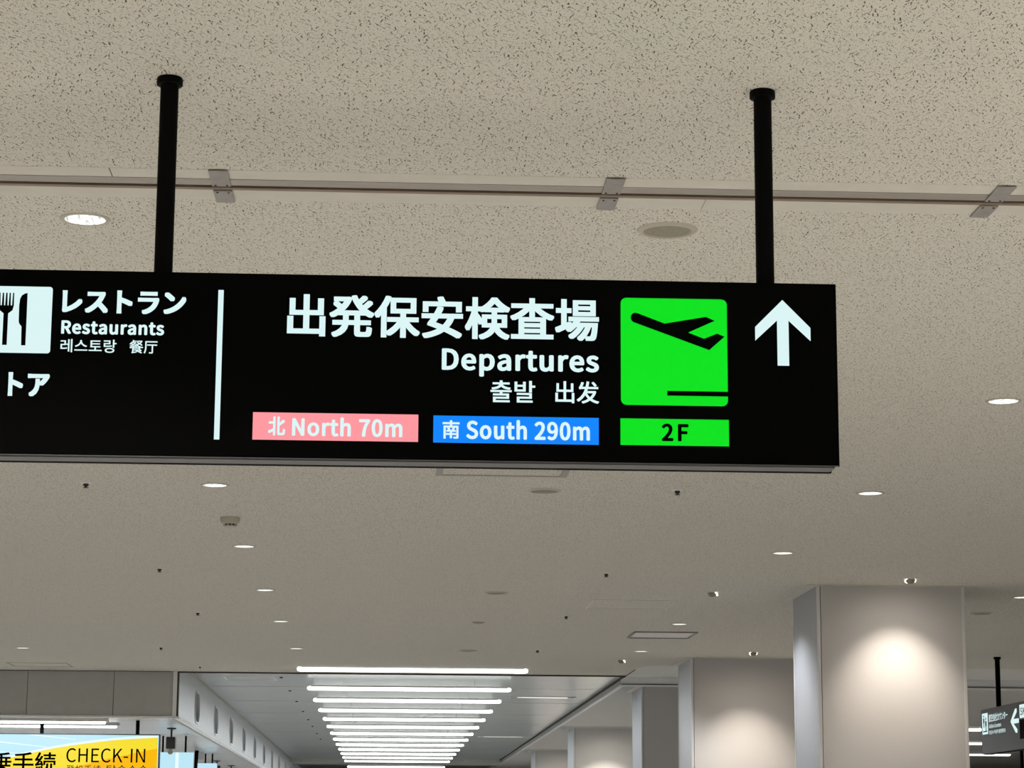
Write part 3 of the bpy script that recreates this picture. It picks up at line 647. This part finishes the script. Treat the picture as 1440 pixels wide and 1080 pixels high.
# ------------------------------------------------------------------ left: counters' lamps and signs
def strip(y_, x0, x1, lb, z):
    t = thing('strip_light', lb, 'strip light', ((x0+x1)/2, y_, z), 'strip lights under the bulkhead')
    h = (x1-x0)/2
    box('housing', -h, h, -.10, .10, -.015, .031, M['white'], t, .005)
    bm = bmesh.new(); lathe(bm, [(.0, -h+.03), (.018, -h+.05), (.018, h-.05), (.0, h-.03)], 14, (0, 0, -.032), 'X'); bobj('tube', bm, M['tube2'], t, smooth=True)
strip(36.95, -9.5, -4.32, 'near white strip light tucked under the grey bulkhead', SOF-.012)
strip(38.3, -9.6, -4.30, 'second strip light behind the first under the bulkhead', SOF-.012)

Y1 = 37.3
ck = thing('checkin_sign', 'blue and yellow illuminated check-in sign hanging under the grey bulkhead', 'sign', (-3.90, Y1+.08, SOF))
def CK(o): o.location = -Vector(ck.location); return o
X1 = -3.556; CT = EYE+1.578; CB = EYE+.80
CK(box('frame', -7.6, X1, Y1+.004, Y1+.16, CB, CT, M['grey2'], ck, .004))
CK(box('rim', X1-.004, X1+.012, Y1-.006, Y1+.16, CB-.012, CT+.012, M['dark'], ck))
CK(box('rim', -7.6, X1+.012, Y1-.006, Y1+.16, CT, CT+.014, M['dark'], ck))
f0, f1, f2, f3, f4 = [face_front(Y1-.001*k) for k in (0, 1, 2, 3, 4)]
b_, t_ = .80, 1.576
CK(flat('blue_panel', [[(-7.6, b_), (X1-.004, b_), (X1-.004, t_), (-7.6, t_)]], 0, M['cyan'], ck, f0))
yl = [(-7.6, b_), (-6.85, b_), (-6.67, .95), (-6.018, 1.178), (-5.882, 1.206), (-5.746, 1.240), (-5.549, 1.286), (-5.199, 1.362), (-4.924, 1.410), (-4.60, 1.455), (-4.263, 1.496), (-3.931, 1.521), (-3.600, 1.538), (-3.575, 1.538), (-3.575, b_)][1:]
CK(flat('pale_curve', [[(x, min(z+.035, 1.573)) if z > b_ else (x, z) for x, z in yl]], 0, M['cyan2'], ck, f1))
CK(flat('yellow_field', [yl], 0, M['yel'], ck, f2))
og = [(-5.9, b_), (-5.347, .946), (-4.91, 1.059), (-4.695, 1.116), (-4.407, 1.195), (-4.055, 1.269), (-3.736, 1.339), (-3.578, 1.370), (-3.578, b_)]
CK(flat('orange_field', [og], 0, M['org'], ck, f3))
for q in ([(-6.6, 1.53), (-5.3, 1.385), (-5.3, 1.375), (-6.6, 1.50)], [(-5.50, 1.576), (-4.85, 1.503), (-4.85, 1.495), (-5.62, 1.572)], [(-6.8, 1.39), (-5.75, 1.285), (-5.75, 1.277), (-6.8, 1.365)]):
    CK(flat('pale_line', [q], 0, M['cyan2'], ck, f1))
CK(text('lettering', '搭乗手続', (-6.501, -5.145, .976, 1.300), M['ink'], ck, f4, .014))
CK(text('lettering', 'CHECK-IN', (-4.992, -3.763, 1.146, 1.368), M['ink'], ck, f4, .004))
CK(text('lettering', '登机手续', (-4.986, -4.445, .973, 1.105), M['ink'], ck, f4, 0))
CK(text('lettering', '탑승수속', (-4.357, -3.715, .978, 1.110), M['ink'], ck, f4, 0))
for px_ in (-5.40, -3.905, -6.9):
    CK(lathe_obj('pole', [(.030, CT), (.030, SOF+.02)], M['pole'], ck, 20, (px_, Y1+.08, 0)))

# hanging camera
cm = thing('ceiling_camera', 'black box camera on a stem hanging right of the check-in sign', 'camera', (-3.60, 39.9, SOF+.02))
lathe_obj('base_plate', [(.078, 0), (.078, -.018), (.03, -.03)], M['dark'], cm, 24)
lathe_obj('stem', [(.016, -.02), (.016, -.17)], M['dark'], cm, 16)
box('body', -.08, .075, -.10, .12, -.35, -.15, M['dark'], cm, .015)
lathe_obj('lens', [(.045, 0), (.045, .03), (.03, .04)], M['grille'], cm, 20, (0, -.14, 0)).matrix_local = Matrix.Translation((0, -.10, -.26)) @ Matrix.Rotation(PI/2, 4, 'X')

for x, y_, s, lb in ((-4.02, 56.8, 1.1, 'far black box camera above the smaller blue sign'), (-3.92, 60.5, 1.1, 'farthest black box camera close to the fascia')):
    o = copy_tree(cm); o.location = (x, y_, SOF+.02); o.scale = (s, s, s*.7); o['label'] = lb
    o['group'] = 'box cameras over the counters'
cm['group'] = 'box cameras over the counters'

def small_sign(name, x0, x1, y_, z0, z1, lb, poles, split=None, skew=.5, txt=None):
    t = thing(name, lb, 'sign', ((x0+x1)/2, y_, SOF+.02), 'light blue signs beyond the check-in sign')
    zz = SOF+.02
    h = (x1-x0)/2
    box('frame', -h, h, .01, .2, z0-zz, z1-zz, M['grey2'], t, .004)
    fx = Matrix(((1, 0, 0, 0), (0, 0, -1, .005), (0, 1, 0, 0), (0, 0, 0, 1)))
    flat('blue_panel', [[(-h, z0-zz), (h, z0-zz), (h, z1-zz), (-h, z1-zz)]], 0, M['cyan'], t, fx)
    if split: flat('pale_strip', [[(split-.03, z0-zz), (split+.03, z0-zz), (split+.03, z1-zz), (split-.03, z1-zz)]], 0, M['cyan2'], t, Matrix.Translation((0, -.002, 0)) @ fx)
    for p in poles: lathe_obj('pole', [(.018, z1-zz), (.018, 0)], M['pole'], t, 14, (p, .1, 0))
    if txt:
        fx2 = Matrix.Translation((0, -.004, 0)) @ fx
        text('lettering', txt, (-h+.05, -.02, z0-zz+.08, z0-zz+.24), M['navy'], t, fx2, .02)
    return t
small_sign('counter_sign', -4.10, -3.47, 43.0, EYE+1.05, EYE+1.515, 'light blue counter sign just right of the check-in sign', (-.25, .16), .02)
small_sign('counter_sign', -4.1, -3.68, 52.0, EYE+1.2, EYE+1.60, 'smaller light blue counter sign farther back along the fascia', (-.05, .1), None)
pq = thing('side_sign', 'narrow pale grey sign on a slanting black post between the blue signs', 'sign', (-3.98, 50.2, SOF+.02))
box('panel', .03, .15, -.02, .02, -.20, -.02, M['fasc'], pq, .003)
bm = bmesh.new(); lathe(bm, [(.045, -.75), (.045, 0)], 14); me_o = bobj('post', bm, M['pole'], pq, smooth=True); me_o.rotation_euler = (0, .09, 0)
